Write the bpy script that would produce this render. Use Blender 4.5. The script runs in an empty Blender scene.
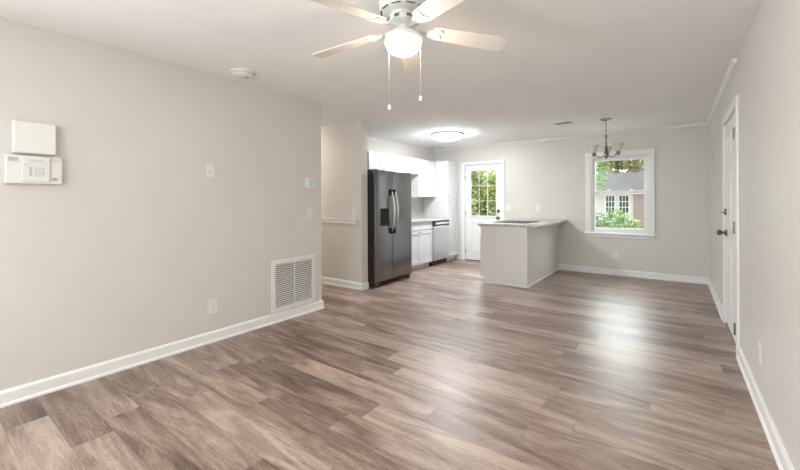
import bpy, bmesh, math, random
from mathutils import Vector, Matrix
random.seed(7)
sc = bpy.context.scene
COL = sc.collection
PI = math.pi

# ------------------------------------------------------------------ camera
F_PX, YAW, ROLL, EYE, CY = 371.84, 0.6376, -0.0045, 1.273, 201.195
cam_d = bpy.data.cameras.new('camera')
cam_d.sensor_fit = 'HORIZONTAL'; cam_d.sensor_width = 36.0
cam_d.lens = F_PX / 800 * 36.0
cam_d.shift_y = -(235 - CY) / 800
cam_d.clip_start = 0.02; cam_d.clip_end = 300
cam = bpy.data.objects.new('camera', cam_d); COL.objects.link(cam)
fw = Vector((-math.sin(YAW), math.cos(YAW), 0)); rt = Vector((math.cos(YAW), math.sin(YAW), 0))
up0 = rt.cross(fw)
r2 = rt * math.cos(ROLL) + up0 * math.sin(ROLL); u2 = r2.cross(fw)
m = Matrix((r2, u2, -fw)).transposed().to_4x4(); m.translation = (0, 0, EYE)
cam.matrix_world = m
sc.camera = cam

# ------------------------------------------------------------------ world, lights, exposure
w = bpy.data.worlds.new('sky'); sc.world = w; w.use_nodes = True
nt = w.node_tree; bg = nt.nodes['Background']
LIGHT = dict(sky=((0.93, 0.97, 1.0), 2.4), glow=11.5, rear=((.86, .95, 1), 38), side=((.85, .95, 1), 178), ground=((.98, .98, 1), 10), fan=((1, .80, .60), 84), kitchen=((.93, .97, 1), 84), hall=((1, .95, .90), 92))  # ground is an added upward fill; side and hall sources are added too
bg.inputs[0].default_value = (*LIGHT['sky'][0], 1)
# hazy sky: brighter overhead than at the horizon, and a broad bright glow around the veiled sun behind the house next door
_tc = nt.nodes.new('ShaderNodeTexCoord'); _sp = nt.nodes.new('ShaderNodeSeparateXYZ'); _mr = nt.nodes.new('ShaderNodeMapRange')
nt.links.new(_tc.outputs['Generated'], _sp.inputs[0]); nt.links.new(_sp.outputs[2], _mr.inputs['Value'])
_mr.inputs['From Min'].default_value = 0; _mr.inputs['From Max'].default_value = 1
_mr.inputs['To Min'].default_value = LIGHT['sky'][1] * .45; _mr.inputs['To Max'].default_value = LIGHT['sky'][1]
_dt = nt.nodes.new('ShaderNodeVectorMath'); _dt.operation = 'DOT_PRODUCT'
nt.links.new(_tc.outputs['Generated'], _dt.inputs[0]); _dt.inputs[1].default_value = Vector((.12, .76, .64)).normalized()
_gl = nt.nodes.new('ShaderNodeMapRange'); _gl.interpolation_type = 'SMOOTHSTEP'
nt.links.new(_dt.outputs['Value'], _gl.inputs['Value'])
_gl.inputs['From Min'].default_value = .62; _gl.inputs['From Max'].default_value = .95; _gl.inputs['To Max'].default_value = LIGHT['glow']
_ad = nt.nodes.new('ShaderNodeMath'); nt.links.new(_mr.outputs[0], _ad.inputs[0]); nt.links.new(_gl.outputs[0], _ad.inputs[1])
nt.links.new(_ad.outputs[0], bg.inputs[1])
REAR_Y = -3.2
REAR_WIN = [(-0.95, 0.30)]          # front window behind the camera
ADDED_WIN = (-2.75, -1.45)           # unseen window added in the left wall to light the right wall (y range)
def daylight_fill(key, pos, into, width):
    # daylight at the window openings; the ground key is an added ceiling uplight
    ad = bpy.data.lights.new('daylight_fill', 'AREA'); ad.shape = 'RECTANGLE'
    ad.size = width; ad.size_y = 1.35 if key != 'ground' else .8; ad.energy = LIGHT[key][1]; ad.color = LIGHT[key][0]
    ao = bpy.data.objects.new('daylight_fill', ad); COL.objects.link(ao)
    off = .03 if key != 'ground' else .12
    ao.location = (pos[0] + into[0] * off, pos[1] + into[1] * off, 1.45 if key != 'ground' else .95)
    p_ = math.radians(60 if key == 'ground' else -4)
    ao.rotation_euler = Vector((into[0] * math.cos(p_), into[1] * math.cos(p_), math.sin(p_))).to_track_quat('-Z', 'Y').to_euler()
for key in ('rear', 'ground'): daylight_fill(key, (-.325, REAR_Y), (0, 1), 1.25)  # second lamp is fill aimed up at the ceiling
for key in ('side', 'ground'): daylight_fill(key, (-3.392, -2.1), (1, 0), 1.3)  # both lamps added, at the invented side window
sc.view_settings.view_transform = 'Standard'; sc.view_settings.look = 'None'
sc.view_settings.exposure = 0.28; sc.view_settings.gamma = 1.0
sc.view_settings.use_curve_mapping = False

# ------------------------------------------------------------------ materials
def mat(name, col, rough=0.5, metal=0.0, spec=0.5, emit=None, emit_s=0, bump=None, coat=0):
    m = bpy.data.materials.new(name); m.use_nodes = True
    b = m.node_tree.nodes['Principled BSDF']; N = m.node_tree.nodes; L = m.node_tree.links
    b.inputs['Base Color'].default_value = (*col, 1)
    b.inputs['Roughness'].default_value = rough; b.inputs['Metallic'].default_value = metal
    b.inputs['Specular IOR Level'].default_value = spec
    if coat: b.inputs['Coat Weight'].default_value = coat
    if emit:
        b.inputs['Emission Color'].default_value = (*emit, 1); b.inputs['Emission Strength'].default_value = emit_s
    # faint tone variation so that nothing is a dead flat colour
    tc = N.new('ShaderNodeTexCoord'); nz = N.new('ShaderNodeTexNoise'); nz.inputs['Scale'].default_value = 3
    L.new(tc.outputs['Object'], nz.inputs['Vector'])
    mx = N.new('ShaderNodeMix'); mx.data_type = 'RGBA'
    mx.inputs[6].default_value = (*[c * .97 for c in col], 1); mx.inputs[7].default_value = (*[min(1, c * 1.03) for c in col], 1)
    L.new(nz.outputs[0], mx.inputs[0]); L.new(mx.outputs[2], b.inputs['Base Color'])
    if bump:
        n2 = N.new('ShaderNodeTexNoise'); n2.inputs['Scale'].default_value = bump[0]; n2.inputs['Detail'].default_value = 3
        L.new(tc.outputs['Object'], n2.inputs['Vector'])
        bp = N.new('ShaderNodeBump'); bp.inputs['Strength'].default_value = bump[1]; bp.inputs['Distance'].default_value = bump[2]
        L.new(n2.outputs[0], bp.inputs['Height']); L.new(bp.outputs[0], b.inputs['Normal'])
    return m

M = {}
M['wall'] = mat('wall_paint', (.66, .632, .592), .38, spec=.35, bump=(160, .12, .002))
M['ceiling'] = mat('ceiling_texture', (.925, .92, .91), .9, spec=.2, bump=(70, .18, .004))
M['trim'] = mat('trim_white', (.81, .805, .79), .35)
M['cab'] = mat('cabinet_white', (.66, .665, .67), .35)
M['penin'] = mat('peninsula_paint', (.74, .73, .715), .2, spec=.8)
M['white'] = mat('white_plastic', (.76, .755, .72), .4)
M['offwhite'] = mat('ivory_plastic', (.77, .75, .70), .4)
M['greyplastic'] = mat('grey_plastic', (.45, .45, .43), .5)
M['dark'] = mat('dark_slot', (.03, .03, .03), .6)
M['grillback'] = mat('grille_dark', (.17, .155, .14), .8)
M['fanwhite'] = mat('fan_white', (.70, .70, .67), .35)
M['blade'] = mat('blade_white', (.72, .69, .66), .45)
M['steel'] = mat('stainless', (.24, .24, .243), .22, metal=1)
M['steel_lt'] = mat('stainless_light', (.62, .63, .64), .34, metal=1)
M['charcoal'] = mat('charcoal_side', (.05, .045, .04), .5)
M['gasket'] = mat('black_rubber', (.012, .012, .012), .7)
M['black'] = mat('black_gloss', (.012, .012, .013), .15)
M['nickel'] = mat('brushed_nickel', (.55, .52, .48), .3, metal=1)
M['bronze'] = mat('aged_nickel', (.24, .22, .19), .36, metal=1)
M['hardware'] = mat('dark_nickel', (.17, .16, .15), .35, metal=1)
M['screen'] = mat('lcd', (.55, .68, .80), .2)
M['lcd'] = mat('lcd_grey', (.68, .69, .65), .25)

def granite():
    m = bpy.data.materials.new('granite'); m.use_nodes = True
    N = m.node_tree.nodes; L = m.node_tree.links; b = N['Principled BSDF']
    tc = N.new('ShaderNodeTexCoord'); n = N.new('ShaderNodeTexNoise'); n.inputs['Scale'].default_value = 120; n.inputs['Detail'].default_value = 4
    L.new(tc.outputs['Object'], n.inputs['Vector'])
    r = N.new('ShaderNodeValToRGB'); e = r.color_ramp.elements
    e[0].position = .32; e[0].color = (.25, .235, .22, 1); e[1].position = .62; e[1].color = (.66, .64, .61, 1)
    L.new(n.outputs[0], r.inputs[0]); L.new(r.outputs[0], b.inputs['Base Color']); b.inputs['Roughness'].default_value = .22
    return m
M['granite'] = granite()

def glow(name, col, s):
    m = bpy.data.materials.new(name); m.use_nodes = True
    b = m.node_tree.nodes['Principled BSDF']; b.inputs['Base Color'].default_value = (.9, .88, .84, 1)
    b.inputs['Emission Color'].default_value = (*col, 1); b.inputs['Emission Strength'].default_value = s
    return m
M['fanglow'] = glow('lit_bowl', *LIGHT['fan'])
M['kitglow'] = glow('lit_disc', *LIGHT['kitchen'])
M['hallfill'] = glow('added_hall_disc', *LIGHT['hall'])

def glass(name, tint, gl=.03, rough=0.02):
    m = bpy.data.materials.new(name); m.use_nodes = True
    N = m.node_tree.nodes; L = m.node_tree.links; N.remove(N['Principled BSDF']); out = N['Material Output']
    t = N.new('ShaderNodeBsdfTransparent'); t.inputs[0].default_value = (*tint, 1)
    g = N.new('ShaderNodeBsdfGlossy'); g.inputs['Roughness'].default_value = rough
    x = N.new('ShaderNodeMixShader'); x.inputs[0].default_value = gl
    L.new(t.outputs[0], x.inputs[1]); L.new(g.outputs[0], x.inputs[2]); L.new(x.outputs[0], out.inputs[0])
    return m
M['glass'] = glass('window_glass', (.88, .90, .885))
def frosted():
    m = bpy.data.materials.new('frosted_glass'); m.use_nodes = True
    N = m.node_tree.nodes; L = m.node_tree.links; b = N['Principled BSDF']; out = N['Material Output']
    b.inputs['Base Color'].default_value = (.85, .84, .80, 1); b.inputs['Roughness'].default_value = .25
    tl = N.new('ShaderNodeBsdfTranslucent'); tl.inputs[0].default_value = (.9, .89, .85, 1)
    tr = N.new('ShaderNodeBsdfTransparent'); tr.inputs[0].default_value = (.95, .95, .92, 1)
    a = N.new('ShaderNodeMixShader'); a.inputs[0].default_value = .5
    c = N.new('ShaderNodeMixShader'); c.inputs[0].default_value = .15
    L.new(b.outputs[0], a.inputs[1]); L.new(tl.outputs[0], a.inputs[2]); L.new(a.outputs[0], c.inputs[1]); L.new(tr.outputs[0], c.inputs[2]); L.new(c.outputs[0], out.inputs[0])
    return m
M['frost'] = frosted()

def floor_mat():
    PW, PL, SEED = .181, 1.22, 11.0
    m = bpy.data.materials.new('vinyl_plank'); m.use_nodes = True
    N = m.node_tree.nodes; L = m.node_tree.links; b = N['Principled BSDF']
    def math_(op, a, c=None):
        n = N.new('ShaderNodeMath'); n.operation = op
        for i, v in enumerate((a, c)):
            if v is None: continue
            if isinstance(v, (int, float)): n.inputs[i].default_value = v
            else: L.new(v, n.inputs[i])
        return n.outputs[0]
    tc = N.new('ShaderNodeTexCoord'); sp = N.new('ShaderNodeSeparateXYZ'); L.new(tc.outputs['Object'], sp.inputs[0])
    yy = math_('DIVIDE', math_('ADD', sp.outputs[1], 10.0 - .035), PW)
    row = math_('FLOOR', yy); fy = math_('FRACT', yy)
    wn = N.new('ShaderNodeTexWhiteNoise'); wn.noise_dimensions = '1D'; L.new(math_('ADD', row, SEED), wn.inputs['W'])
    xx = math_('ADD', math_('DIVIDE', math_('ADD', sp.outputs[0], 20.0), PL), math_('MULTIPLY', wn.outputs['Value'], 7.31))
    colm = math_('FLOOR', xx); fx = math_('FRACT', xx)
    cv = N.new('ShaderNodeCombineXYZ'); L.new(math_('ADD', row, SEED), cv.inputs[0]); L.new(colm, cv.inputs[1])
    w2 = N.new('ShaderNodeTexWhiteNoise'); w2.noise_dimensions = '2D'; L.new(cv.outputs[0], w2.inputs['Vector'])
    rnd = w2.outputs['Value']; sc_ = N.new('ShaderNodeSeparateColor'); L.new(w2.outputs['Color'], sc_.inputs[0])
    # grain coordinates: stretched along the plank, shifted per plank
    def grain(kx, ky, scale, detail, dist, rough=.55):
        c = N.new('ShaderNodeCombineXYZ')
        L.new(math_('ADD', math_('MULTIPLY', sp.outputs[0], kx), math_('MULTIPLY', rnd, 37.0)), c.inputs[0])
        L.new(math_('ADD', math_('MULTIPLY', sp.outputs[1], ky), math_('MULTIPLY', sc_.outputs[0], 53.0)), c.inputs[1])
        L.new(math_('MULTIPLY', sc_.outputs[1], 29.0), c.inputs[2])
        n = N.new('ShaderNodeTexNoise'); n.inputs['Scale'].default_value = scale; n.inputs['Detail'].default_value = detail
        n.inputs['Distortion'].default_value = dist; n.inputs['Roughness'].default_value = rough
        L.new(c.outputs[0], n.inputs['Vector']); return n.outputs[0]
    g1 = grain(1.1, 7.0, 1.4, 5, 1.1, .52)           # broad figure
    g2 = grain(3.0, 60.0, 2.0, 4, .4)          # fine fibres
    g3 = grain(1.0, 5.0, 1.9, 2.5, 2.2)          # knots and cathedrals
    # cathedral rings
    ring = math_('FRACT', math_('MULTIPLY', g3, 9.0))
    ring = math_('ABSOLUTE', math_('SUBTRACT', ring, .5))
    t = math_('ADD', math_('MULTIPLY', g1, .92), math_('MULTIPLY', g2, .36))
    t = math_('ADD', t, math_('MULTIPLY', ring, .2))
    t = math_('ADD', t, math_('MULTIPLY', math_('SUBTRACT', rnd, .5), .27))
    r = N.new('ShaderNodeValToRGB'); cr = r.color_ramp; cr.elements[0].position = .34; cr.elements[0].color = (.075, .046, .033, 1)
    cr.elements[1].position = .92; cr.elements[1].color = (.45, .345, .288, 1)
    for p_, c_ in ((.5, (.140, .091, .068, 1)), (.64, (.232, .160, .126, 1)), (.78, (.335, .248, .203, 1))):
        e = cr.elements.new(p_); e.color = c_
    L.new(t, r.inputs[0])
    # seams
    ey = math_('MINIMUM', fy, math_('SUBTRACT', 1.0, fy)); ex = math_('MINIMUM', fx, math_('SUBTRACT', 1.0, fx))
    sy = math_('LESS_THAN', ey, .009); sx = math_('LESS_THAN', ex, .0016)
    seam = math_('MAXIMUM', sy, sx)
    mx = N.new('ShaderNodeMix'); mx.data_type = 'RGBA'; L.new(math_('MULTIPLY', seam, .38), mx.inputs[0])
    L.new(r.outputs[0], mx.inputs[6]); mx.inputs[7].default_value = (.07, .045, .035, 1)
    L.new(mx.outputs[2], b.inputs['Base Color'])
    ro = math_('ADD', math_('MULTIPLY', g2, .12), .31); L.new(ro, b.inputs['Roughness'])
    b.inputs['Specular IOR Level'].default_value = .55
    bp = N.new('ShaderNodeBump'); bp.inputs['Strength'].default_value = .12; bp.inputs['Distance'].default_value = .002
    L.new(math_('SUBTRACT', g2, seam), bp.inputs['Height']); L.new(bp.outputs[0], b.inputs['Normal'])
    return m
M['floor'] = floor_mat()

def leaf_mat(name, cols):
    m = bpy.data.materials.new(name); m.use_nodes = True
    N = m.node_tree.nodes; L = m.node_tree.links; b = N['Principled BSDF']; out = N['Material Output']
    g = N.new('ShaderNodeNewGeometry'); r = N.new('ShaderNodeValToRGB'); cr = r.color_ramp
    cr.elements[0].color = (*cols[0], 1); cr.elements[1].color = (*cols[-1], 1)
    for i, c in enumerate(cols[1:-1]):
        e = cr.elements.new((i + 1) / (len(cols) - 1)); e.color = (*c, 1)
    L.new(g.outputs['Random Per Island'], r.inputs[0]); L.new(r.outputs[0], b.inputs['Base Color']); b.inputs['Roughness'].default_value = .6
    tl = N.new('ShaderNodeBsdfTranslucent'); L.new(r.outputs[0], tl.inputs[0])
    x = N.new('ShaderNodeMixShader'); x.inputs[0].default_value = .35
    L.new(b.outputs[0], x.inputs[1]); L.new(tl.outputs[0], x.inputs[2]); L.new(x.outputs[0], out.inputs[0])
    return m
M['leaf'] = leaf_mat('leaf_green', [(.05, .13, .025), (.12, .26, .05), (.20, .36, .08), (.28, .42, .13)])
M['leaf_b'] = leaf_mat('leaf_bright', [(.13, .20, .05), (.30, .40, .11), (.50, .56, .20), (.64, .66, .34)])
M['leaf_n'] = leaf_mat('leaf_brown', [(.22, .13, .08), (.36, .24, .16), (.48, .36, .27)])
M['leaf_y'] = leaf_mat('leaf_yellow', [(.16, .20, .06), (.32, .34, .14), (.48, .44, .24), (.55, .46, .33)])
M['leaf_d'] = leaf_mat('leaf_dark', [(.02, .055, .015), (.04, .10, .025), (.09, .17, .05)])
M['leaf_r'] = leaf_mat('leaf_red', [(.35, .10, .06), (.45, .22, .14), (.25, .30, .10), (.5, .3, .22)])
M['bark'] = mat('bark', (.12, .085, .06), .9, bump=(30, .6, .02))
M['grass'] = mat('pale_gravel', (.48, .45, .40), .9, bump=(40, .5, .03))
M['roof'] = mat('shingle', (.09, .083, .088), .9, spec=.1, bump=(12, .4, .03))
M['siding'] = mat('white_siding', (.72, .69, .685), .6)
M['brick'] = mat('pink_brick', (.42, .32, .31), .8, bump=(25, .5, .02))
M['cooktop'] = mat('cooktop_glass', (.02, .02, .022), .5, spec=.25)
M['pane'] = mat('dark_pane', (.035, .045, .05), .12)

# ------------------------------------------------------------------ geometry helpers
class MB:
    def __init__(s): s.bm = bmesh.new()
    def box(s, x0, x1, y0, y1, z0, z1):
        v = [s.bm.verts.new(p) for p in ((x0,y0,z0),(x1,y0,z0),(x1,y1,z0),(x0,y1,z0),(x0,y0,z1),(x1,y0,z1),(x1,y1,z1),(x0,y1,z1))]
        for f in ((0,3,2,1),(4,5,6,7),(0,1,5,4),(1,2,6,5),(2,3,7,6),(3,0,4,7)): s.bm.faces.new([v[i] for i in f])
        return s
    def obox(s, mtx, sx, sy, sz):                       # oriented box centred on mtx
        v = [s.bm.verts.new(mtx @ Vector(p)) for p in ((-sx,-sy,-sz),(sx,-sy,-sz),(sx,sy,-sz),(-sx,sy,-sz),(-sx,-sy,sz),(sx,-sy,sz),(sx,sy,sz),(-sx,sy,sz))]
        for f in ((0,3,2,1),(4,5,6,7),(0,1,5,4),(1,2,6,5),(2,3,7,6),(3,0,4,7)): s.bm.faces.new([v[i] for i in f])
        return s
    def lathe(s, c, prof, n=32, axis='Z'):              # prof: (radius, height) pairs
        rings = []
        for r, h in prof:
            ring = []
            for k in range(n if r > 1e-6 else 1):
                a = 2 * PI * k / n; x, y = r * math.cos(a), r * math.sin(a)
                p = {'Z': (x, y, h), 'X': (h, x, y), 'Y': (x, h, y)}[axis]
                ring.append(s.bm.verts.new(Vector(c) + Vector(p)))
            rings.append(ring)
        for a, b in zip(rings, rings[1:]):
            if len(a) == 1 and len(b) == 1: continue
            for k in range(n):
                j = (k + 1) % n
                if len(a) == 1: s.bm.faces.new((a[0], b[j], b[k]))
                elif len(b) == 1: s.bm.faces.new((a[k], a[j], b[0]))
                else: s.bm.faces.new((a[k], a[j], b[j], b[k]))
        return s
    def tube(s, pts, r, n=8, cap=True):
        pts = [Vector(p) for p in pts]; rr = r if isinstance(r, (list, tuple)) else [r] * len(pts)
        rings = []; t0 = (pts[1] - pts[0]).normalized()
        a = Vector((0, 0, 1)) if abs(t0.z) < .9 else Vector((1, 0, 0))
        nrm = t0.cross(a).normalized()
        for i, p in enumerate(pts):
            t = (pts[min(i + 1, len(pts) - 1)] - pts[max(i - 1, 0)]).normalized()
            nrm = (nrm - t * nrm.dot(t)).normalized(); bn = t.cross(nrm)
            rings.append([s.bm.verts.new(p + (nrm * math.cos(2*PI*k/n) + bn * math.sin(2*PI*k/n)) * rr[i]) for k in range(n)])
        for a, b in zip(rings, rings[1:]):
            for k in range(n): s.bm.faces.new((a[k], a[(k+1) % n], b[(k+1) % n], b[k]))
        if cap: s.bm.faces.new(rings[0][::-1]); s.bm.faces.new(rings[-1])
        return s
    def prism(s, poly, h, to3d):                        # poly of 2-D points, extruded by h
        lo = [s.bm.verts.new(to3d(u, v, 0)) for u, v in poly]; hi = [s.bm.verts.new(to3d(u, v, h)) for u, v in poly]
        s.bm.faces.new(lo[::-1]); s.bm.faces.new(hi)
        for k in range(len(poly)):
            j = (k + 1) % len(poly); s.bm.faces.new((lo[k], lo[j], hi[j], hi[k]))
        return s
    def sweep(s, path, prof):                           # prof (offset to the left of the path, z), mitred
        P = [Vector(p) for p in path]; rows = []
        for i, p in enumerate(P):
            d = [(P[k + 1] - P[k]).normalized() for k in (i - 1, i) if 0 <= k < len(P) - 1]
            ns = [Vector((-q.y, q.x)) for q in d]
            if len(ns) == 1: mv = ns[0]
            else: mv = (ns[0] + ns[1]) / (1 + ns[0].dot(ns[1]))
            rows.append([s.bm.verts.new((p.x + mv.x * o, p.y + mv.y * o, z)) for o, z in prof])
        n = len(prof)
        for a, b in zip(rows, rows[1:]):
            for k in range(n): s.bm.faces.new((a[k], a[(k+1) % n], b[(k+1) % n], b[k]))
        s.bm.faces.new(rows[0]); s.bm.faces.new(rows[-1][::-1])
        return s
    def build(s, name, material, parent=None, bevel=0, smooth=False, seg=2):
        bmesh.ops.recalc_face_normals(s.bm, faces=s.bm.faces)
        o_ = Vector((0, 0, 0)); q = parent
        if parent is not None: o_ = Vector(q['_o'])
        if o_.length: bmesh.ops.translate(s.bm, verts=s.bm.verts, vec=-o_)
        me = bpy.data.meshes.new(name); s.bm.to_mesh(me); s.bm.free()
        me.materials.append(material)
        o = bpy.data.objects.new(name, me); COL.objects.link(o)
        o['_o'] = tuple(o_)
        if parent is not None: o.parent = parent
        if bevel:
            md = o.modifiers.new('bevel', 'BEVEL'); md.width = bevel; md.segments = seg; md.limit_method = 'ANGLE'; md.angle_limit = .6
        if smooth or bevel:
            for p in me.polygons: p.use_smooth = True
            if smooth is not True or bevel:
                try: me.set_sharp_from_angle(angle=.7)
                except Exception: pass
        return o
def box(*a): return MB().box(*a)
def tag(o, label, cat, group=None):
    o['label'] = label; o['category'] = cat
    if group: o['group'] = group
    return o
def thing(name, loc, label=None, cat=None, group=None):
    o = bpy.data.objects.new(name, None); COL.objects.link(o); o.location = loc; o['_o'] = tuple(loc)
    o.empty_display_size = .1
    if label: tag(o, label, cat, group)
    return o
def structure(name, loc=(0, 0, 0)):
    o = thing(name, loc); o['kind'] = 'structure'; return o
def struct(o): o['kind'] = 'structure'; return o
def solo(mb, name, material, label, cat, loc, group=None, **k):   # a thing that is one mesh, origin at loc
    r = {'_o': loc}
    bmesh.ops.translate(mb.bm, verts=mb.bm.verts, vec=-Vector(loc))
    o = mb.build(name, material, None, **k); o.location = loc
    return tag(o, label, cat, group)
def frame(mb, axis, at, d, u0, u1, v0, v1, w, wb=None, wt=None):
    """rectangular frame of four bars in the plane axis=at..at+d; u horizontal, v vertical"""
    wb = w if wb is None else wb; wt = w if wt is None else wt
    for (a, b, c, e) in ((u0, u0 + w, v0, v1), (u1 - w, u1, v0, v1), (u0 + w, u1 - w, v0, v0 + wb), (u0 + w, u1 - w, v1 - wt, v1)):
        if axis == 'Y': mb.box(a, b, min(at, at + d), max(at, at + d), c, e)
        else: mb.box(min(at, at + d), max(at, at + d), a, b, c, e)
    return mb

# ------------------------------------------------------------------ room shell
XL, XR, YB, XK, H, T = -3.392, 0.4125, 7.269, -4.42, 2.44, .12
YE, YH, YH2, XS, XH = 3.003, 3.955, 4.085, -3.617, -6.0
R_OP = (4.11, 5.06, 2.05)           # right door opening (y0, y1, top)
B_OP = (-3.655, -2.815, 2.045)      # back door opening
W_OP = (-1.195, -0.355, .715, 2.025)  # window opening
struct(box(XH - T, XR + T, REAR_Y - T, YB + T, -.12, 0).build('floor', M['floor']))
struct(box(XH - T, XR + T, REAR_Y - T, YB + T, H, H + .12).build('ceiling', M['ceiling']))
ya, yb = ADDED_WIN
b = MB().box(XL - T, XL, REAR_Y, ya, 0, H).box(XL - T, XL, ya, yb, 0, .775).box(XL - T, XL, ya, yb, 2.125, H).box(XL - T, XL, yb, YE, 0, H)
struct(b.build('wall_left', M['wall']))
struct(box(XH, XS, YH, YH2, 0, H).build('wall_hall', M['wall']))
struct(box(XH - T, XH, YE, YH2, 0, H).build('wall_hall_end', M['wall']))
struct(box(XH, XL - T, YE - T, YE, 0, H).build('wall_hall_front', M['wall']))
struct(box(XK - T, XK, YH2, YB, 0, H).build('wall_kitchen', M['wall']))
b = MB()
b.box(XK - T, B_OP[0], YB, YB + T, 0, H).box(B_OP[0], B_OP[1], YB, YB + T, B_OP[2], H).box(B_OP[1], W_OP[0], YB, YB + T, 0, H)
b.box(W_OP[0], W_OP[1], YB, YB + T, 0, W_OP[2]).box(W_OP[0], W_OP[1], YB, YB + T, W_OP[3], H).box(W_OP[1], XR + T, YB, YB + T, 0, H)
struct(b.build('wall_back', M['wall']))
b = MB()
b.box(XR, XR + T, REAR_Y, R_OP[0], 0, H).box(XR, XR + T, R_OP[0], R_OP[1], R_OP[2], H).box(XR, XR + T, R_OP[1], YB, 0, H)
struct(b.build('wall_right', M['wall']))
b = MB(); xs = XL - T
for xa, xb in REAR_WIN:
    b.box(xs, xa, REAR_Y - T, REAR_Y, 0, H).box(xa, xb, REAR_Y - T, REAR_Y, 0, .775).box(xa, xb, REAR_Y - T, REAR_Y, 2.125, H); xs = xb
b.box(xs, XR + T, REAR_Y - T, REAR_Y, 0, H)
struct(b.build('wall_rear', M['wall']))

# baseboards with shoe moulding (path runs so that the room lies to its left)
BB = [(0, .0), (.026, .0), (.026, .012), (.02, .02), (.016, .022), (.016, .084), (.011, .094), (.006, .1), (0, .1)]
def base(name, *path):
    return struct(MB().sweep(path, BB).build(name, M['trim']))
base('baseboard_left', (XL, YE - .0), (XL, REAR_Y)) if False else None
base('baseboard_left', (XL - T, YE), (XL, YE), (XL, REAR_Y)) if False else None
def base_r(name, *path): return base(name, *path)
# left wall: interior is at +x, walking towards -y puts the room on the left
struct(MB().sweep([(-5.9, YE), (XL, YE), (XL, REAR_Y)][0:3], BB).build('baseboard_left', M['trim']))
struct(MB().sweep([(XS, YH2 - .002), (XS, YH), (XH, YH)], BB).build('baseboard_hall', M['trim']))
struct(MB().sweep([(XR, YB), (-1.742, YB)], BB).build('baseboard_back', M['trim']))
struct(MB().sweep([(XR, 5.152), (XR, YB)], BB).build('baseboard_right', M['trim']))
struct(MB().sweep([(XR, REAR_Y), (XR, 4.018)], BB).build('trim_1', M['trim']))
# crown mouldings
CR = [(0, H), (.034, H), (.034, H - .008), (.012, H - .036), (0, H - .04)]
struct(MB().sweep([(XR, 4.12), (XR, YB), (XK, YB)], CR).build('trim_2', M['trim']))
# ledge rail on the hall wall
struct(box(-5.9, -3.708, YH - .018, YH, .945, 1.0).box(-5.9, -3.70, YH - .028, YH, 1.0, 1.016).build('trim_3', M['trim'], bevel=.004))

# ------------------------------------------------------------------ window_1
win = structure('window_1', (-.775, YB, .7))
b = MB(); y = YB
b.box(-1.283, -1.195, y - .018, y, .70, 2.025).box(-.355, -.268, y - .018, y, .70, 2.025).box(-1.283, -.268, y - .02, y, 2.025, 2.108)
b.build('casing', M['trim'], win, bevel=.004)
box(-1.30, -.25, y - .05, y + .02, .687, .715).build('stool', M['trim'], win, bevel=.005)
box(-1.275, -.275, y - .016, y, .632, .687).build('apron', M['trim'], win, bevel=.004)
b = MB(); frame(b, 'Y', y, T, -1.195, -.355, .715, 2.025, .018); b.build('jamb', M['trim'], win)
fs = frame(MB(), 'Y', y + .065, .035, -1.177, -.373, 1.385, 2.007, .045, .04, .055).build('upper_sash', M['trim'], win, bevel=.003)
fl = frame(MB(), 'Y', y + .028, .035, -1.177, -.373, .733, 1.432, .045, .065, .04).build('lower_sash', M['trim'], win, bevel=.003)
box(-1.132, -.418, y + .08, y + .084, 1.425, 1.952).build('pane', M['glass'], fs)
box(-1.132, -.418, y + .043, y + .047, .798, 1.392).build('pane', M['glass'], fl)
for lx in (-.93, -.60):
    l = MB(); l.box(lx - .03, lx + .03, y + .03, y + .06, 1.432, 1.44).lathe((lx, y + .045, 1.44), [(.014, 0), (.014, .012), (0, .014)], 12).box(lx - .004, lx + .034, y + .04, y + .05, 1.446, 1.454)
    l.build('sash_lock', M['nickel'], fl)
# windows behind the camera; the left-wall one is added for its light
for i, (xa, xb) in enumerate(REAR_WIN):
    wr = structure('window_%d' % (i + 2), ((xa + xb) / 2, REAR_Y, .775))
    frame(MB(), 'Y', REAR_Y, .018, xa - .08, xb + .08, .695, 2.205, .08).build('casing', M['trim'], wr)
    sf = frame(MB(), 'Y', REAR_Y - .07, .035, xa, xb, .775, 2.125, .045).box(xa + .045, xb - .045, REAR_Y - .07, REAR_Y - .035, 1.43, 1.47).build('sash', M['trim'], wr)
    box(xa + .04, xb - .04, REAR_Y - .055, REAR_Y - .05, .81, 2.09).build('pane', M['glass'], sf)

wr = structure('window_3', (XL, (ya + yb) / 2, .775)); ya, yb = ADDED_WIN
frame(MB(), 'X', XL, .018, ya - .08, yb + .08, .695, 2.205, .08).build('casing', M['trim'], wr)
sf = frame(MB(), 'X', XL - .07, .035, ya, yb, .775, 2.125, .045).box(XL - .07, XL - .035, ya + .045, yb - .045, 1.43, 1.47).build('sash', M['trim'], wr)
box(XL - .055, XL - .05, ya + .04, yb - .04, .81, 2.09).build('pane', M['glass'], sf)

# ------------------------------------------------------------------ door_1 (half-glass kitchen door in the back wall)
d = structure('door_1', (-3.235, YB, 0)); y = YB
b = MB(); b.box(-3.72, -3.645, y - .018, y, 0, 2.035).box(-2.825, -2.76, y - .018, y, 0, 2.035).box(-3.72, -2.76, y - .018, y, 2.035, 2.10)
b.build('casing', M['trim'], d, bevel=.004)
b = MB(); b.box(-3.655, -3.637, y, y + T, 0, 2.045).box(-2.833, -2.815, y, y + T, 0, 2.045).box(-3.637, -2.833, y, y + T, 2.03, 2.045); b.build('jamb', M['trim'], d)
S0, S1, GZ0, GZ1, GX0, GX1 = -3.634, -2.836, .96, 1.905, -3.52, -2.945
b = MB(); yf, yb_ = y + .006, y + .048
b.box(S0, GX0, yf, yb_, .022, 2.026).box(GX1, S1, yf, yb_, .022, 2.026).box(GX0, GX1, yf, yb_, GZ1, 2.026).box(GX0, GX1, yf, yb_, .022, GZ0)
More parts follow.
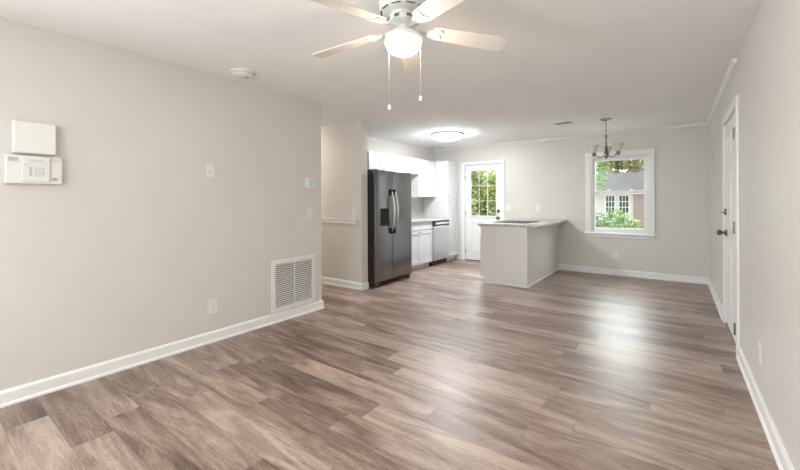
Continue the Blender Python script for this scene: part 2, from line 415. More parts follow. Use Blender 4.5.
slab = b.build('slab', M['trim'], d)
frame(MB(), 'Y', y - .006, .014, GX0 - .028, GX1 + .028, GZ0 - .028, GZ1 + .028, .03).build('glass_frame', M['trim'], slab, bevel=.003)
b = MB()
for k in (1, 2):
    xx = GX0 + (GX1 - GX0) * k / 3; zz = GZ0 + (GZ1 - GZ0) * k / 3
    b.box(xx - .0035, xx + .0035, y + .024, y + .032, GZ0, GZ1).box(GX0, GX1, y + .024, y + .032, zz - .0035, zz + .0035)
b.build('muntins', M['trim'], slab)
box(GX0, GX1, y + .032, y + .036, GZ0, GZ1).build('pane', M['glass'], slab)
for xa, xb in ((-3.50, -3.27), (-3.20, -2.97)):
    frame(MB(), 'Y', y - .002, .009, xa, xb, .20, .84, .03).build('panel_moulding', M['trim'], slab, bevel=.003)
for hz in (1.766, 1.012, .20):
    MB().lathe((-3.638, y - .006, hz - .045), [(0, 0), (.008, 0), (.008, .09), (0, .09)], 12).box(-3.654, -3.622, y - .003, y + .006, hz - .045, hz + .045).build('hinge', M['nickel'], d)
MB().lathe((-2.898, y, 1.064), [(.033, .006), (.033, -.006), (.026, -.018), (0, -.02)], 20, 'Y').box(-2.912, -2.884, y - .038, y - .016, 1.058, 1.07).build('deadbolt', M['hardware'], slab, smooth=1)
MB().lathe((-2.898, y, .924), [(.034, .006), (.034, -.004), (.014, -.012), (.012, -.035), (.027, -.045), (.03, -.06), (.022, -.074), (0, -.078)], 20, 'Y').build('door_knob', M['hardware'], slab, smooth=1)
box(-3.637, -2.833, y - .005, y + .10, 0, .02).build('threshold', M['bronze'], d)

# ------------------------------------------------------------------ door_2 (six-panel door in the right wall)
d = structure('door_2', (XR, 4.585, 0)); x = XR
b = MB(); b.box(x - .018, x, 4.02, 4.10, 0, 2.04).box(x - .018, x, 5.07, 5.15, 0, 2.04).box(x - .018, x, 4.02, 5.15, 2.04, 2.12)
b.build('casing', M['trim'], d, bevel=.004)
b = MB(); b.box(x, x + T, 4.11, 4.125, 0, 2.05).box(x, x + T, 5.045, 5.06, 0, 2.05).box(x, x + T, 4.125, 5.045, 2.035, 2.05); b.build('jamb', M['trim'], d)
slab = box(x + .004, x + .048, 4.128, 5.042, .022, 2.032).build('slab', M['trim'], d)
for ya, yb in ((4.24, 4.54), (4.63, 4.93)):
    for za, zb in ((.22, .85), (1.0, 1.58), (1.69, 1.92)):
        q = frame(MB(), 'X', x + .006, -.008, ya, yb, za, zb, .028)
        q.box(x - .001, x + .006, ya + .045, yb - .045, za + .045, zb - .045); q.build('panel_moulding', M['trim'], slab, bevel=.003)
for hz in (1.823, 1.039, .2):
    MB().lathe((x - .018, 4.131, hz - .05), [(0, 0), (.0105, 0), (.0105, .1), (0, .1)], 12).box(x - .012, x + .006, 4.126, 4.136, hz - .05, hz + .05).build('hinge', M['hardware'], d)
MB().lathe((x, 4.972, 1.15), [(.033, .006), (.033, -.006), (.026, -.018), (0, -.02)], 20, 'X').box(x - .042, x - .016, 4.958, 4.986, 1.138, 1.152).build('deadbolt', M['hardware'], slab, smooth=1)
MB().lathe((x, 4.972, .94), [(.034, .006), (.034, -.004), (.014, -.012), (.012, -.035), (.027, -.045), (.03, -.06), (.022, -.074), (0, -.078)], 20, 'X').build('door_knob', M['hardware'], slab, smooth=1)
box(x - .006, x + .11, 4.125, 5.045, 0, .02).build('threshold', M['bronze'], d)

# ------------------------------------------------------------------ cabinets
def shaker(name, X, ya, yb, za, zb, parent, w=.055):
    """recessed-panel door facing +x, front plane at X"""
    g = .002; b = MB(); frame(b, 'X', X, -.019, ya + g, yb - g, za + g, zb - g, w)
    b.box(X - .017, X - .009, ya + w, yb - w, za + w, zb - w)
    return b.build(name, M['cab'], parent)
def knob(X, y, z, parent):
    MB().lathe((X, y, z), [(.006, -.002), (.005, .012), (.013, .018), (.013, .024), (0, .027)], 12, 'X').build('knob', M['nickel'], parent, smooth=1)
XF = -3.80                                             # base cabinet door plane
def base_cab(ya, yb, doors, label, group=None):
    t = thing('base_cabinet', ((XK + XF) / 2, (ya + yb) / 2, 0), label, 'cabinet', group)
    box(XK + .002, XF - .021, ya, yb, .095, .884).build('body', M['cab'], t)
    box(XK + .002, XF - .085, ya, yb, 0, .095).build('toe_kick', M['cab'], t)
    n = doors; wd = (yb - ya) / n
    dr = frame(MB(), 'X', XF, -.019, ya + .003, yb - .003, .735, .872, .03).box(XF - .017, XF - .006, ya + .03, yb - .03, .76, .85).build('drawer', M['cab'], t)
    for k in range(n):
        dd = shaker('door', XF, ya + k * wd, ya + (k + 1) * wd, .105, .722, t)
        knob(XF, (ya + (k + 1) * wd - .035) if (k == 0 and n == 2) else (ya + k * wd + .035), .69, dd)
    return t
base_cab(5.31, 6.19, 2, 'white two door base cabinet with a drawer front left of the dishwasher', None)
XU = -4.09
def upper_cab(ya, yb, za, zb, n, label):
    t = thing('wall_cabinet', ((XK + XU) / 2, (ya + yb) / 2, za), label, 'cabinet', 'white wall cabinets')
    box(XK + .002, XU - .021, ya, yb, za, zb).build('body', M['cab'], t)
    wd = (yb - ya) / n
    for k in range(n):
        dd = shaker('door', XU, ya + k * wd, ya + (k + 1) * wd, za + .004, zb - .006, t, .05)
        ky = ya + (k + 1) * wd - .03 if k == 0 else ya + k * wd + .03
        if n == 1: ky = ya + .03
        knob(XU, ky, za + .035, dd)
    return t
upper_cab(4.655, 5.41, 1.80, 2.115, 2, 'short white two door wall cabinet directly above the refrigerator')
upper_cab(5.412, 6.168, 1.80, 2.115, 2, 'short white two door wall cabinet right of the one over the refrigerator')
upper_cab(6.17, 6.803, 1.355, 2.115, 1, 'tall single door white wall cabinet beside the pantry')
t = thing('pantry_cabinet', (-4.1, 7.03, 0), 'tall white pantry cabinet from floor to above door height in the corner', 'cabinet')
box(XK + .002, XF - .021, 6.806, 7.262, .095, 2.112).build('body', M['cab'], t)
box(XK + .002, XF - .085, 6.806, 7.262, 0, .095).build('toe_kick', M['cab'], t)
for za, zb, kz in ((.105, 1.335, 1.27), (1.345, 2.105, 1.40)):
    dd = shaker('door', XF, 6.81, 7.25, za, zb, t); knob(XF, 6.845, kz, dd)
t = thing('countertop', (-4.1, 5.9, .884), 'speckled grey stone countertop on the wall cabinets by the dishwasher', 'countertop')
box(XK + .001, -3.775, 5.10, 6.803, .884, .918).build('slab', M['granite'], t, bevel=.004)
box(XK, XK + .02, 5.10, 6.803, .918, 1.02).build('backsplash', M['granite'], t, bevel=.003)
solo(box(XK + .002, XF - .021, 5.10, 5.306, 0, .884), 'filler_cabinet', M['cab'], 'narrow white filler panel between the refrigerator and the base cabinet', 'cabinet', (-4.1, 5.2, 0))

# dishwasher
t = thing('dishwasher', (-4.1, 6.497, 0), 'stainless dishwasher with black control strip under the counter', 'dishwasher')
box(-4.38, -3.80, 6.197, 6.798, .10, .88).build('body', M['charcoal'], t)
dr = box(-3.80, -3.768, 6.197, 6.798, .105, .775).build('door', M['steel_lt'], t, bevel=.006)
cp = box(-3.80, -3.765, 6.197, 6.798, .78, .882).build('control_panel', M['black'], t, bevel=.005)
box(-3.768, -3.748, 6.235, 6.76, .81, .846).build('handle', M['steel_lt'], cp, bevel=.006)
box(-3.90, -3.845, 6.197, 6.798, 0, .10).build('toe_kick', M['black'], t)

# refrigerator
FX = -3.515
t = thing('refrigerator', (-3.95, 4.61, 0), 'tall stainless side by side refrigerator with dark sides and ice dispenser', 'refrigerator')
box(-4.33, -3.612, 4.162, 5.062, .03, 1.725).build('cabinet_body', M['charcoal'], t, bevel=.006)
box(-3.612, -3.596, 4.172, 5.052, .10, 1.715).build('gasket', M['gasket'], t)
def fdoor(ya, yb, mb=None):
    b = MB(); xa, xb = -3.596, FX                       # slightly crowned front
    n = 8; pts = [(xa, ya), (xa, yb)]
    for k in range(n + 1):
        f = 1 - k / n; yy = ya + (yb - ya) * f; e = (2 * f - 1)
        pts.append((xb - .005 * e * e - (.004 if abs(e) > .99 else 0), yy))
    b.prism(pts, 1.655, lambda u, v, h: Vector((u, v, .083 + h)))
    return b
ld = fdoor(4.156, 4.548).build('freezer_door', M['steel'], t, bevel=.003)
rd = fdoor(4.554, 5.076).build('fresh_food_door', M['steel'], t, bevel=.003)
dp = frame(MB(), 'X', FX - .012, .016, 4.235, 4.475, .895, 1.25, .012).box(FX - .012, FX + .001, 4.247, 4.463, 1.165, 1.238).build('dispenser_frame', M['steel'], ld, bevel=.002)
box(FX - .012, FX + .0012, 4.247, 4.463, .907, 1.165).build('dispenser_recess', M['gasket'], dp)
box(FX - .002, FX + .02, 4.25, 4.46, .905, .918).build('drip_tray', M['gasket'], dp)
box(FX - .002, FX + .008, 4.29, 4.33, 1.0, 1.13).box(FX - .002, FX + .008, 4.385, 4.425, 1.0, 1.13).build('paddle', M['gasket'], dp)
def handle(y, parent):
    pts = []; n = 18
    for k in range(n + 1):
        s = k / n; z = .80 + .63 * s; bow = math.sin(PI * s)
        pts.append((FX + .012 + .062 * bow ** .7, y, z))
    h = MB().tube(pts, [.012 + .003 * math.sin(PI * k / n) for k in range(n + 1)], 10).build('handle', M['nickel'], parent, smooth=True)
    for z in (.82, 1.41):
        box(FX - .008, FX + .03, y - .014, y + .014, z - .045, z + .045).build('mount', M['gasket'], h, bevel=.006)
handle(4.508, ld); handle(4.594, rd)
box(-3.61, -3.575, 4.19, 5.03, .025, .083).build('toe_grille', M['gasket'], t)
for yy in (4.21, 5.01):
    MB().lathe((-3.56, yy, .028), [(0, -.04), (.027, -.04), (.027, .04), (0, .04)], 16, 'Y').box(-3.61, -3.54, yy - .04, yy + .04, .045, .08).build('front_roller', M['charcoal'], t)
box(-3.72, -3.53, 4.17, 4.24, 1.725, 1.748).build('hinge_cover', M['charcoal'], t, bevel=.006)
box(-3.72, -3.53, 4.98, 5.05, 1.725, 1.748).build('hinge_cover', M['charcoal'], t, bevel=.006)

# peninsula
t = thing('peninsula_cabinet', (-2.1, 6.36, 0), 'pale grey painted peninsula cabinet run standing out from the back wall', 'cabinet')
b = MB()
b.prism([(-2.462, .095), (-2.462, .884), (-1.745, .884), (-1.745, 0), (-2.40, 0), (-2.40, .095)], YB - .002 - 5.45, lambda u, v, h: Vector((u, 5.45 + h, v)))
b.build('body', M['penin'], t)
struct_ = MB().sweep([(-1.745, YB - .002), (-1.745, 5.45), (-2.40, 5.45)][::1], [(0, 0), (.012, 0), (.012, .016), (.006, .022), (0, .022)]).build('shoe_strip', M['trim'], t)
box(-1.747, -1.733, 5.438, 5.452, 0, .884).build('corner_strip', M['penin'], t)
for k in range(4):
    ya = 5.47 + k * .44; g = .002; b = MB()
    frame(b, 'X', -2.464, -.019, ya + g, ya + .44 - g, .105, .722, .055); b.box(-2.476, -2.468, ya + .055, ya + .385, .16, .667)
    dd = b.build('door', M['cab'], t)
    MB().lathe((-2.483, ya + .40, .69), [(.006, .002), (.005, -.012), (.013, -.018), (.013, -.024), (0, -.027)], 12, 'X').build('knob', M['nickel'], dd)
b = MB()
b.box(-2.495, -1.59, 5.42, YB, .884, .92)
solo(b, 'countertop', M['granite'], 'speckled light stone top overhanging the peninsula cabinet', 'countertop', (-2.04, 6.34, .884), bevel=.004)
t = thing('cooktop', (-2.10, 6.12, .92), 'flat black glass cooktop set into the peninsula top', 'cooktop')
box(-2.38, -1.85, 5.80, 6.46, .92, .927).build('glass_top', M['cooktop'], t, bevel=.002)
for cx, cy_, r in ((-2.24, 5.97, .09), (-1.99, 5.97, .075), (-2.24, 6.28, .075), (-1.99, 6.28, .1)):
    MB().lathe((cx, cy_, .927), [(r - .006, 0), (r - .006, .0008), (r, .0008), (r, 0)], 28).build('burner_ring', M['greyplastic'], t)

# ------------------------------------------------------------------ ceiling fan
FC = Vector((-1.246, 1.7215, 0)); PH = 2.0723
t = thing('ceiling_fan', (FC.x, FC.y, H), 'white five blade hugger ceiling fan with a lit bowl lamp', 'ceiling fan')
c = (FC.x, FC.y, 0)
hs = MB().lathe(c, [(0, H), (.135, H), (.139, 2.41), (.139, 2.372), (.128, 2.352), (.118, 2.345), (.108, 2.338), (0, 2.338)], 40).build('motor_housing', M['fanwhite'], t, smooth=1)
b = MB()
for k in range(10):
    a = 2 * PI * k / 10; mt = Matrix.Translation((FC.x, FC.y, 2.3485)) @ Matrix.Rotation(a, 4, 'Z') @ Matrix.Translation((.1235, 0, 0)) @ Matrix.Rotation(math.radians(35), 4, 'Y')
    b.obox(mt, .006, .026, .0025)
b.build('vent_slots', M['dark'], hs)
hub = MB().lathe(c, [(0, 2.338), (.07, 2.338), (.07, 2.328), (.088, 2.315), (.088, 2.285), (.062, 2.272), (.05, 2.262), (.05, 2.235), (0, 2.235)], 32).build('rotor_hub', M['fanwhite'], t, smooth=1)
for k in range(8):
    a = 2 * PI * k / 8 + .2; mt = Matrix.Translation((FC.x, FC.y, 2.30)) @ Matrix.Rotation(a, 4, 'Z') @ Matrix.Translation((.088, 0, 0))
    MB().obox(mt, .0025, .014, .008).build('hub_slot', M['bronze'], hub)
lk = MB().lathe(c, [(0, 2.24), (.055, 2.24), (.085, 2.226), (.107, 2.21), (.109, 2.186), (.10, 2.177), (0, 2.177)], 40).build('light_kit_ring', M['fanwhite'], t, smooth=1)
MB().lathe(c, [(.099, 2.178), (.101, 2.170), (.095, 2.153), (.079, 2.133), (.056, 2.117), (.03, 2.107), (0, 2.103)], 40).build('glass_bowl', M['fanglow'], lk, smooth=1)
for k in range(5):
    a = PH + k * 2 * PI / 5
    base_m = Matrix.Translation((FC.x, FC.y, 2.262)) @ Matrix.Rotation(a, 4, 'Z') @ Matrix.Rotation(math.radians(5.2), 4, 'Y')
    pm = base_m @ Matrix.Translation((0, 0, -.002)) @ Matrix.Rotation(math.radians(-12), 4, 'X')
    # blade outline: narrow root, wider rounded tip
    r0, r1 = .175, .62; o = []
    for (u, v) in ((r0, -.048), (r0 + .03, -.054), (r1 - .05, -.066), (r1 - .012, -.06), (r1, -.048), (r1, .048), (r1 - .012, .06), (r1 - .05, .066), (r0 + .03, .054), (r0, .048)): o.append((u, v))
    bl = MB().prism(o, .007, lambda u, v, h: pm @ Vector((u, v, h))).build('blade', M['blade'], t, bevel=.002)
    # blade iron
    ib = MB()
    ib.prism([(.06, -.014), (.11, -.013), (.15, -.03), (.21, -.042), (.235, -.03), (.215, 0), (.235, .03), (.21, .042), (.15, .03), (.11, .013), (.06, .014)], .006, lambda u, v, h: pm @ Vector((u, v, -h - .0005)))
    for (u, v) in ((.205, -.028), (.205, .028), (.18, 0)):
        mt = pm @ Matrix.Translation((u, v, -.0075)); ib.obox(mt, .004, .004, .002)
    ib.build('blade_iron', M['fanwhite'], bl, bevel=.0015)
for off, zb, depth in ((-.085, 1.845, .085), (.1, 1.888, .055)):
    p0 = FC + rt * off + fw * depth
    ch = MB().tube([(p0.x, p0.y, 2.19), (p0.x, p0.y, zb)], .0012, 6).build('pull_chain', M['nickel'], t)
    MB().lathe((p0.x, p0.y, zb - .03), [(0, 0), (.007, .003), (.0085, .01), (.006, .022), (.002, .032), (0, .032)], 12).build('pull_bob', M['white'], ch, smooth=1)

# kitchen flush light
kc = (-3.19, 5.70, 0)
t = thing('ceiling_light', (kc[0], kc[1], H), 'round lit flush ceiling light over the kitchen', 'ceiling light')
MB().lathe(kc, [(0, H), (.275, H), (.285, H - .01), (.28, H - .026), (.245, H - .043), (0, H - .04)], 48).build('rim', M['fanwhite'], t, smooth=1)
MB().lathe(kc, [(.243, H - .043), (.245, H - .062), (.225, H - .075), (.18, H - .09), (.10, H - .10), (0, H - .104)], 48).build('diffuser', M['kitglow'], t, smooth=1)

# unseen flush light added to brighten the hallway wall
hc = (-5.5, 3.45, 0)
t = thing('ceiling_light', (hc[0], hc[1], H), 'small round lit flush light added out of view on the hallway ceiling behind the left wall', 'ceiling light')
MB().lathe(hc, [(0, H), (.16, H), (.165, H - .018), (.155, H - .03), (0, H - .03)], 36).build('rim', M['fanwhite'], t, smooth=1)
MB().lathe(hc, [(.148, H - .028), (.14, H - .05), (.10, H - .072), (0, H - .085)], 36).build('diffuser', M['hallfill'], t, smooth=1)

# chandelier
CX, CYY = -.797, 6.055
t = thing('chandelier', (CX, CYY, H), 'small brushed metal chandelier with three glass bell shades near the window', 'chandelier')
cc = (CX, CYY, 0)
MB().lathe(cc, [(0, H), (.075, H), (.072, H - .012), (.05, H - .022), (.012, H - .03), (0, H - .03)], 28).build('canopy', M['bronze'], t, smooth=1)
MB().tube([(CX, CYY, H - .02), (CX, CYY, 2.17)], .006, 8).build('rod', M['bronze'], t)
MB().lathe(cc, [(.006, 2.22), (.016, 2.205), (.016, 2.17), (.01, 2.15), (.014, 2.06), (.024, 1.96), (.034, 1.935), (.034, 1.91), (.022, 1.892), (.01, 1.885), (.014, 1.872), (0, 1.86)], 20).build('stem', M['bronze'], t, smooth=1)
ra = math.atan2(CYY, CX) - PI / 2
for k, dang in enumerate((math.radians(-33), math.radians(207), math.radians(87))):
    a = ra + dang; dv = Vector((math.cos(a), math.sin(a), 0)); pts = []
    for s in range(11):
        f = s / 10; rr = .02 + .155 * f; z = 1.915 - .028 * math.sin(PI * min(1, f * 1.25)) + (.018 * max(0, (f - .6) / .4) ** 2)
        pts.append((CX + dv.x * rr, CYY + dv.y * rr, z))
    ar = MB().tube(pts, .0065, 8).build('arm', M['bronze'], t, smooth=1)
    ac = (CX + dv.x * .175, CYY + dv.y * .175, 0)
    MB().lathe(ac, [(0, 1.9), (0.012, 1.9), (0.018, 1.915), (0.026, 1.925), (0.026, 1.955), (0.02, 1.96), (0, 1.96)], 16).build('socket_cup', M['bronze'], ar, smooth=1)
    MB().lathe(ac, [(0.024, 1.955), (0.04, 1.97), (0.048, 2.0), (0.054, 2.03), (0.068, 2.058), (0.075, 2.066), (0.072, 2.067), (0.05, 2.032), (0.044, 2.0), (0.036, 1.973), (0.022, 1.96)], 24).build('bell_shade', M['frost'], ar, smooth=1)

# ceiling vent and smoke alarm
t = thing('ceiling_register', (-1.347, 5.93, H), 'small white ceiling air register between peninsula and chandelier', 'vent')
frame(MB(), 'Y', 5.86, .14, -1.472, -1.222, H - .012, H, .004) if False else None
b = MB(); b.box(-1.48, -1.455, 5.85, 6.01, H - .012, H).box(-1.24, -1.215, 5.85, 6.01, H - .012, H).box(-1.455, -1.24, 5.85, 5.87, H - .012, H).box(-1.455, -1.24, 5.99, 6.01, H - .012, H)
b.build('frame', M['white'], t, bevel=.003)
b = MB()
for k in range(6):
    mt = Matrix.Translation((-1.3475, 5.882 + k * .019, H - .009)) @ Matrix.Rotation(math.radians(40), 4, 'X'); b.obox(mt, .108, .009, .001)
b.build('louvers', M['greyplastic'], t)
box(-1.455, -1.24, 5.87, 5.99, H - .0015, H - .0005).build('duct', M['dark'], t)
t = thing('smoke_alarm', (-3.12, 1.85, H), 'round white smoke alarm on the ceiling near the left wall', 'smoke alarm')
sb = MB().lathe((-3.12, 1.85, 0), [(0, H), (.105, H), (.105, H - .01), (.10, H - .013), (.088, H - .013), (.085, H - .03), (.065, H - .042), (0, H - .044)], 36).build('body', M['white'], t, smooth=1)
b = MB()
for k in range(14):
    a = 2 * PI * k / 14; mt = Matrix.Translation((-3.12, 1.85, H - .021)) @ Matrix.Rotation(a, 4, 'Z') @ Matrix.Translation((.0865, 0, 0)); b.obox(mt, .002, .012, .004)
b.build('sounder_slots', M['greyplastic'], sb)
MB().lathe((-3.10, 1.87, 0), [(0, H - .05), (.016, H - .049), (.018, H - .04), (0, H - .04)], 16).build('test_button', M['greyplastic'], sb)

# ------------------------------------------------------------------ things on the left wall (facing +x)
x = XL
t = thing('return_air_grille', (x, 2.60, .105), 'large white louvered return air grille low on the left wall', 'vent')
frame(MB(), 'X', x, .016, 2.312, 2.893, .108, .658, .048).build('frame', M['white'], t, bevel=.004)
b = MB(); n = 21
for k in range(n):
    mt = Matrix.Translation((x + .007, 2.6025, .168 + k * (.432 / (n - 1)))) @ Matrix.Rotation(math.radians(36), 4, 'Y'); b.obox(mt, .0075, .243, .001)
b.build('louvers', M['white'], t)
box(x + .006, x + .015, 2.597, 2.608, .156, .61).build('center_bar', M['white'], t)
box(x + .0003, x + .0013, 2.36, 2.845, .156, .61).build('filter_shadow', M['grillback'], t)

t = thing('alarm_siren_box', (x, .532, 1.692), 'plain white rectangular box mounted above the alarm keypad panel', 'alarm box')
box(x, x + .012, .436, .629, 1.597, 1.79).build('back_plate', M['white'], t)
box(x + .012, x + .05, .43, .635, 1.592, 1.796).build('cover', M['white'], t, bevel=.008, seg=3)
t = thing('alarm_keypad', (x, .532, 1.487), 'wide white alarm keypad panel below the plain box', 'alarm panel')
bd = box(x, x + .04, .397, .667, 1.397, 1.578).build('housing', M['white'], t, bevel=.006, seg=3)
cv = box(x + .04, x + .05, .470, .602, 1.412, 1.574).build('keypad_door', M['white'], t, bevel=.003)
box(x + .05, x + .0515, .50, .572, 1.535, 1.556).build('display', M['lcd'], cv)
for r in range(4):
    for q in range(4):
        y0 = .503 + q * .018 + (.006 if q else 0); z0 = 1.445 + r * .0155
        box(x + .05, x + .053, y0, y0 + .013, z0, z0 + .011).build('key', M['greyplastic'] if (q == 0 or (q == 3 and r == 1)) else M['lcd'], cv)
b = MB()
for k in range(6): b.box(x + .0385, x + .0415, .410 + k * .008, .415 + k * .008, 1.54, 1.565)
b.build('speaker_slots', M['greyplastic'], bd)
box(x + .0385, x + .0412, .61, .66, 1.545, 1.57).build('label_strip', M['lcd'], bd)
mbb = MB().lathe((x + .039, .628, 1.43), [(0, .0), (.017, 0), (.017, .004), (0, .005)], 20, 'X')
for v in mbb.bm.verts: v.co.z = 1.43 + (v.co.z - 1.43) * .65
mbb.build('oval_button', M['greyplastic'], bd, smooth=1)
MB().lathe((x + .05, .488, 1.52), [(0, 0), (.004, 0), (.004, .002), (0, .003)], 10, 'X').build('indicator_light', M['greyplastic'], cv)

# plates: axis 'X' facing +1/-1 or 'Y' facing -1
def plate(name, axis, at, face, u, z, label, cat, kind, m='white', w=.074, h=.118, group=None):
    loc = (at, u, z) if axis == 'X' else (u, at, z)
    t = thing(name, loc, label, cat, group)
    def bx(d0, d1, ua, ub, za, zb):
        lo, hi = sorted((at + face * d0, at + face * d1))
        return box(lo, hi, ua, ub, za, zb) if axis == 'X' else box(ua, ub, lo, hi, za, zb)
    pl = bx(0, .006, u - w / 2, u + w / 2, z - h / 2, z + h / 2).build('plate', M[m], t, bevel=.002)
    if kind == 'toggle':
        n = max(1, round(w / .08))
        for k in range(n):
            uu = u + (k - (n - 1) / 2) * .046
            bx(.006, .0065, uu - .006, uu + .006, z - .013, z + .013).build('switch_slot', M['greyplastic'], t)
            bx(.006, .016, uu - .004, uu + .004, z + .001, z + .010).build('toggle', M[m], t)
    elif kind == 'outlet':
        for dz in (-.021, .021):
            so = bx(.006, .0075, u - .016, u + .016, z + dz - .014, z + dz + .014).build('socket', M[m], t, bevel=.001)
            for du in (-.006, .006): bx(.0075, .008, u + du - .0012, u + du + .0012, z + dz - .002, z + dz + .007).build('slot', M['dark'], so)
            bx(.0075, .008, u - .002, u + .002, z + dz - .009, z + dz - .005).build('slot', M['dark'], so)
    elif kind == 'rocker':
        bx(.006, .010, u - .016, u + .016, z - .033, z + .033).build('rocker', M[m], t, bevel=.002)
    return t
plate('light_switch', 'X', XL, 1, 1.682, 1.552, 'single pale toggle light switch high on the left wall', 'light switch', 'toggle', 'offwhite')
plate('wall_outlet', 'X', XL, 1, 1.705, .325, 'white duplex outlet low on the left wall', 'outlet', 'outlet', w=.085, h=.13)
plate('light_switch', 'X', XL, 1, 2.821, 1.141, 'pale rocker switch plate below the thermostat', 'light switch', 'rocker', 'offwhite')
plate('light_switch', 'Y', YH, -1, -3.757, 1.122, 'pale switch plate above the white rail on the hall wall', 'light switch', 'toggle', 'offwhite', w=.072)
plate('light_switch', 'Y', YB, -1, -2.70, 1.128, 'wide two toggle switch plate right of the half glass door', 'light switch', 'toggle', 'offwhite', w=.125)
plate('light_switch', 'Y', YB, -1, -2.105, 1.132, 'single white switch plate above the peninsula counter', 'light switch', 'rocker')
plate('wall_outlet', 'Y', YB, -1, -.824, .332, 'white duplex outlet below the window', 'outlet', 'outlet')
plate('wall_outlet', 'X', XR, -1, 3.12, .34, 'white duplex outlet low on the right wall', 'outlet', 'outlet')
t = thing('thermostat', (XL, 2.827, 1.486), 'small white thermostat with a pale blue screen', 'thermostat')
hb = box(XL, XL + .024, 2.757, 2.897, 1.43, 1.542).build('housing', M['white'], t, bevel=.006)
box(XL + .024, XL + .0255, 2.81, 2.88, 1.45, 1.525).build('screen', M['screen'], hb)
t = thing('access_panel', (XR, 6.15, 1.76), 'flush painted electrical panel cover on the right wall past the door', 'panel')
box(XR - .010, XR, 5.93, 6.40, 1.585, 1.93).build('frame', M['wall'], t, bevel=.002)
box(XR - .018, XR - .010, 5.96, 6.37, 1.61, 1.905).build('door', M['wall'], t, bevel=.003)

# ------------------------------------------------------------------ outside
struct(box(-40, 40, YB + T, 60, -.75, -.6).build('ground', M['grass']))
GZ = -.6
def foliage(c, rad, n, leaf, rng, flat=1.0):
    b = MB(); c = Vector(c)
    clumps = [(Vector((rng.gauss(0, .42) * rad[0], rng.gauss(0, .42) * rad[1], rng.gauss(0, .42) * rad[2])), rng.uniform(.25, .5)) for _ in range(26)]
    for _ in range(n):
        q, s = rng.choice(clumps)
        while True:
            v = Vector((rng.uniform(-1, 1), rng.uniform(-1, 1), rng.uniform(-1, 1)))
            if v.length < 1: break
        p = c + q + Vector((v.x * rad[0] * s, v.y * rad[1] * s, v.z * rad[2] * s))
        if p.z < GZ + .05: p.z = GZ + .05 + rng.random() * .3
        rot = Matrix.Rotation(rng.uniform(0, 2 * PI), 3, 'Z') @ Matrix.Rotation(rng.uniform(-1.1, 1.1), 3, 'X') @ Matrix.Rotation(rng.uniform(-1.1, 1.1), 3, 'Y')
        l = leaf * rng.uniform(.6, 1.3)
        vs = [b.bm.verts.new(p + rot @ Vector(k)) for k in ((-l, 0, 0), (0, -l * .45, .1 * l), (l, 0, 0), (0, l * .45, .1 * l))]
        b.bm.faces.new(vs)
    return b
def tree(name, x, y, h, rad, n, leaf, m, label, cat, seed, group=None):
    rng = random.Random(seed)
    t = thing(name, (x, y, GZ), label, cat, group)
    foliage((x, y, GZ + h), rad, n, leaf, rng).build('foliage', M[m], t)
    b = MB(); tr = .05 * rad[0]
    b.tube([(x, y, GZ), (x + .04 * rad[0], y, GZ + h * .5), (x, y, GZ + h)], [tr * 1.4, tr, tr * .5], 8)
    for k in range(4):
        a = rng.uniform(0, 2 * PI); b.tube([(x, y, GZ + h * .55), (x + math.cos(a) * rad[0] * .5, y + math.sin(a) * rad[1] * .5, GZ + h + rad[2] * .3)], [tr * .6, tr * .2], 6)
    b.build('trunk', M['bark'], t)
    return t
tree('shrub', -1.85, 10.6, .95, (.95, .55, .8), 3000, .075, 'leaf', 'big leafy bright green shrub just outside the window', 'shrub', 1)
tree('shrub', -1.45, 12.6, .3, (1.1, .5, .5), 1800, .07, 'leaf', 'low green shrub spreading in front of the neighboring house', 'shrub', 12)
tree('tree', -3.45, 16.6, 2.6, (1.0, 1.0, 1.6), 3000, .10, 'leaf', 'green tree at the left edge of the window view', 'tree', 2)
tree('tree', -4.4, 40, 5.4, (5.0, 2.0, 2.4), 5200, .24, 'leaf_y', 'pale yellow green tree rising behind the house roof', 'tree', 3)
tree('tree', 2.6, 46, 6.0, (1.7, 1.6, 2.4), 2600, .2, 'leaf_d', 'dark green tree at the top right of the window view', 'tree', 5)
for i, (tx, ty, th, mm, lb) in enumerate([(-3.85, 10.7, 1.7, 'leaf_b', 'bright green tree outside the right side of the door glass'), (-6.7, 11.6, 1.9, 'leaf_b', 'bright green tree outside the left side of the door glass'),
                                       (-6.9, 18.6, 3.6, 'leaf_y', 'yellow green tree farther back behind the door glass'), (-11.6, 22.5, 3.4, 'leaf_d', 'dark green tree far back outside the door')]):
    tree('tree', tx, ty, th, (1.0, 1.0, 1.7), 4200, .10, mm, lb, 'tree', 20 + i)
tree('shrub', -4.05, 9.0, .95, (.4, .35, .5), 900, .05, 'leaf_r', 'reddish leaved shrub low outside the door glass', 'shrub', 31)
tree('shrub', -5.35, 9.6, .85, (.45, .4, .5), 900, .05, 'leaf_r', 'reddish shrub left of the other red shrub outside the door', 'shrub', 32)

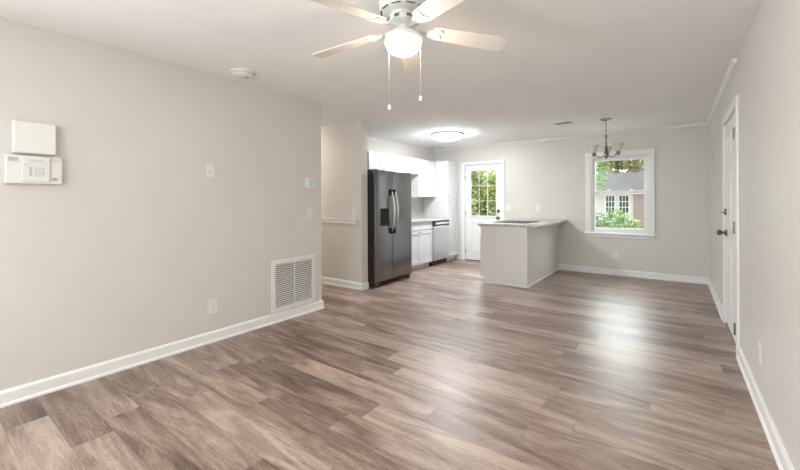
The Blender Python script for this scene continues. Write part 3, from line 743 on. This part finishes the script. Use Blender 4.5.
tree('shrub', -.85, 15.2, .6, (.6, .4, .55), 1300, .05, 'leaf_n', 'brownish thin shrub at the lower right of the window view', 'shrub', 41)
hd = thing('hedge', (-6.3, 15.4, GZ), 'long yellow green hedge filling the view through the door glass', 'hedge')
rng = random.Random(5); b = MB()
for _ in range(9000):
    hx = rng.uniform(-9.6, -5.0); p = Vector((hx, 15.4 + rng.uniform(-.35, .35) + .25 * math.sin(hx * 3), GZ + .04 + rng.random() ** .9 * (3.3 + .4 * math.sin(hx * 2.3))))
    rot = Matrix.Rotation(rng.uniform(0, 2 * PI), 3, 'Z') @ Matrix.Rotation(rng.uniform(-1.1, 1.1), 3, 'X') @ Matrix.Rotation(rng.uniform(-1.1, 1.1), 3, 'Y')
    l = .11 * rng.uniform(.6, 1.3)
    b.bm.faces.new([b.bm.verts.new(p + rot @ Vector(k)) for k in ((-l, 0, 0), (0, -l * .45, .1 * l), (l, 0, 0), (0, l * .45, .1 * l))])
b.build('foliage', M['leaf_b'], hd)
b = MB()
for k in range(9): b.tube([(-9.2 + k * .48, 15.4, GZ), (-9.15 + k * .48, 15.42, GZ + 1.2), (-9.25 + k * .48, 15.35, GZ + 2.6)], [.03, .022, .01], 6)
b.build('stems', M['bark'], hd)

# neighbouring house
HY = 24.0
t = thing('neighboring_house', (-2.0, HY, GZ), 'white house with grey shingle roof seen through the window', 'house')
box(-9, -1.87, HY, HY + 6, GZ, 1.7).build('wall', M['siding'], t)
box(-1.87, 3.0, HY + .02, HY + 6, GZ, 1.7).build('brick_wall', M['brick'], t)
rf = MB(); rf.prism([(HY - .45, 1.62), (HY - .45, 1.74), (HY + 3, 2.98), (HY + 6.4, 1.74), (HY + 6.4, 1.62)], 12.4, lambda u, v, h: Vector((-9.2 + h, u, v)))
rf.build('roof', M['roof'], t)
box(-9.2, 3.2, HY - .5, HY - .43, 1.60, 1.76).build('fascia', M['siding'], t)
for (xa, xb) in ((-3.18, -2.76), (-2.52, -2.08)):
    wf = frame(MB(), 'Y', HY, -.06, xa - .08, xb + .08, .49, 1.59, .085).build('window', M['trim'], t)
    b = MB()
    for k in (1, 2):
        xx = xa + (xb - xa) * k / 3; b.box(xx - .014, xx + .014, HY - .045, HY - .02, .57, 1.51)
    for k in (1, 2):
        zz = .57 + .94 * k / 3; b.box(xa, xb, HY - .045, HY - .02, zz - .02, zz + .02)
    b.build('muntins', M['trim'], wf)
    box(xa, xb, HY - .02, HY - .005, .57, 1.51).build('pane', M['pane'], wf)

for o in list(bpy.data.objects):
    if '_o' in o: del o['_o']
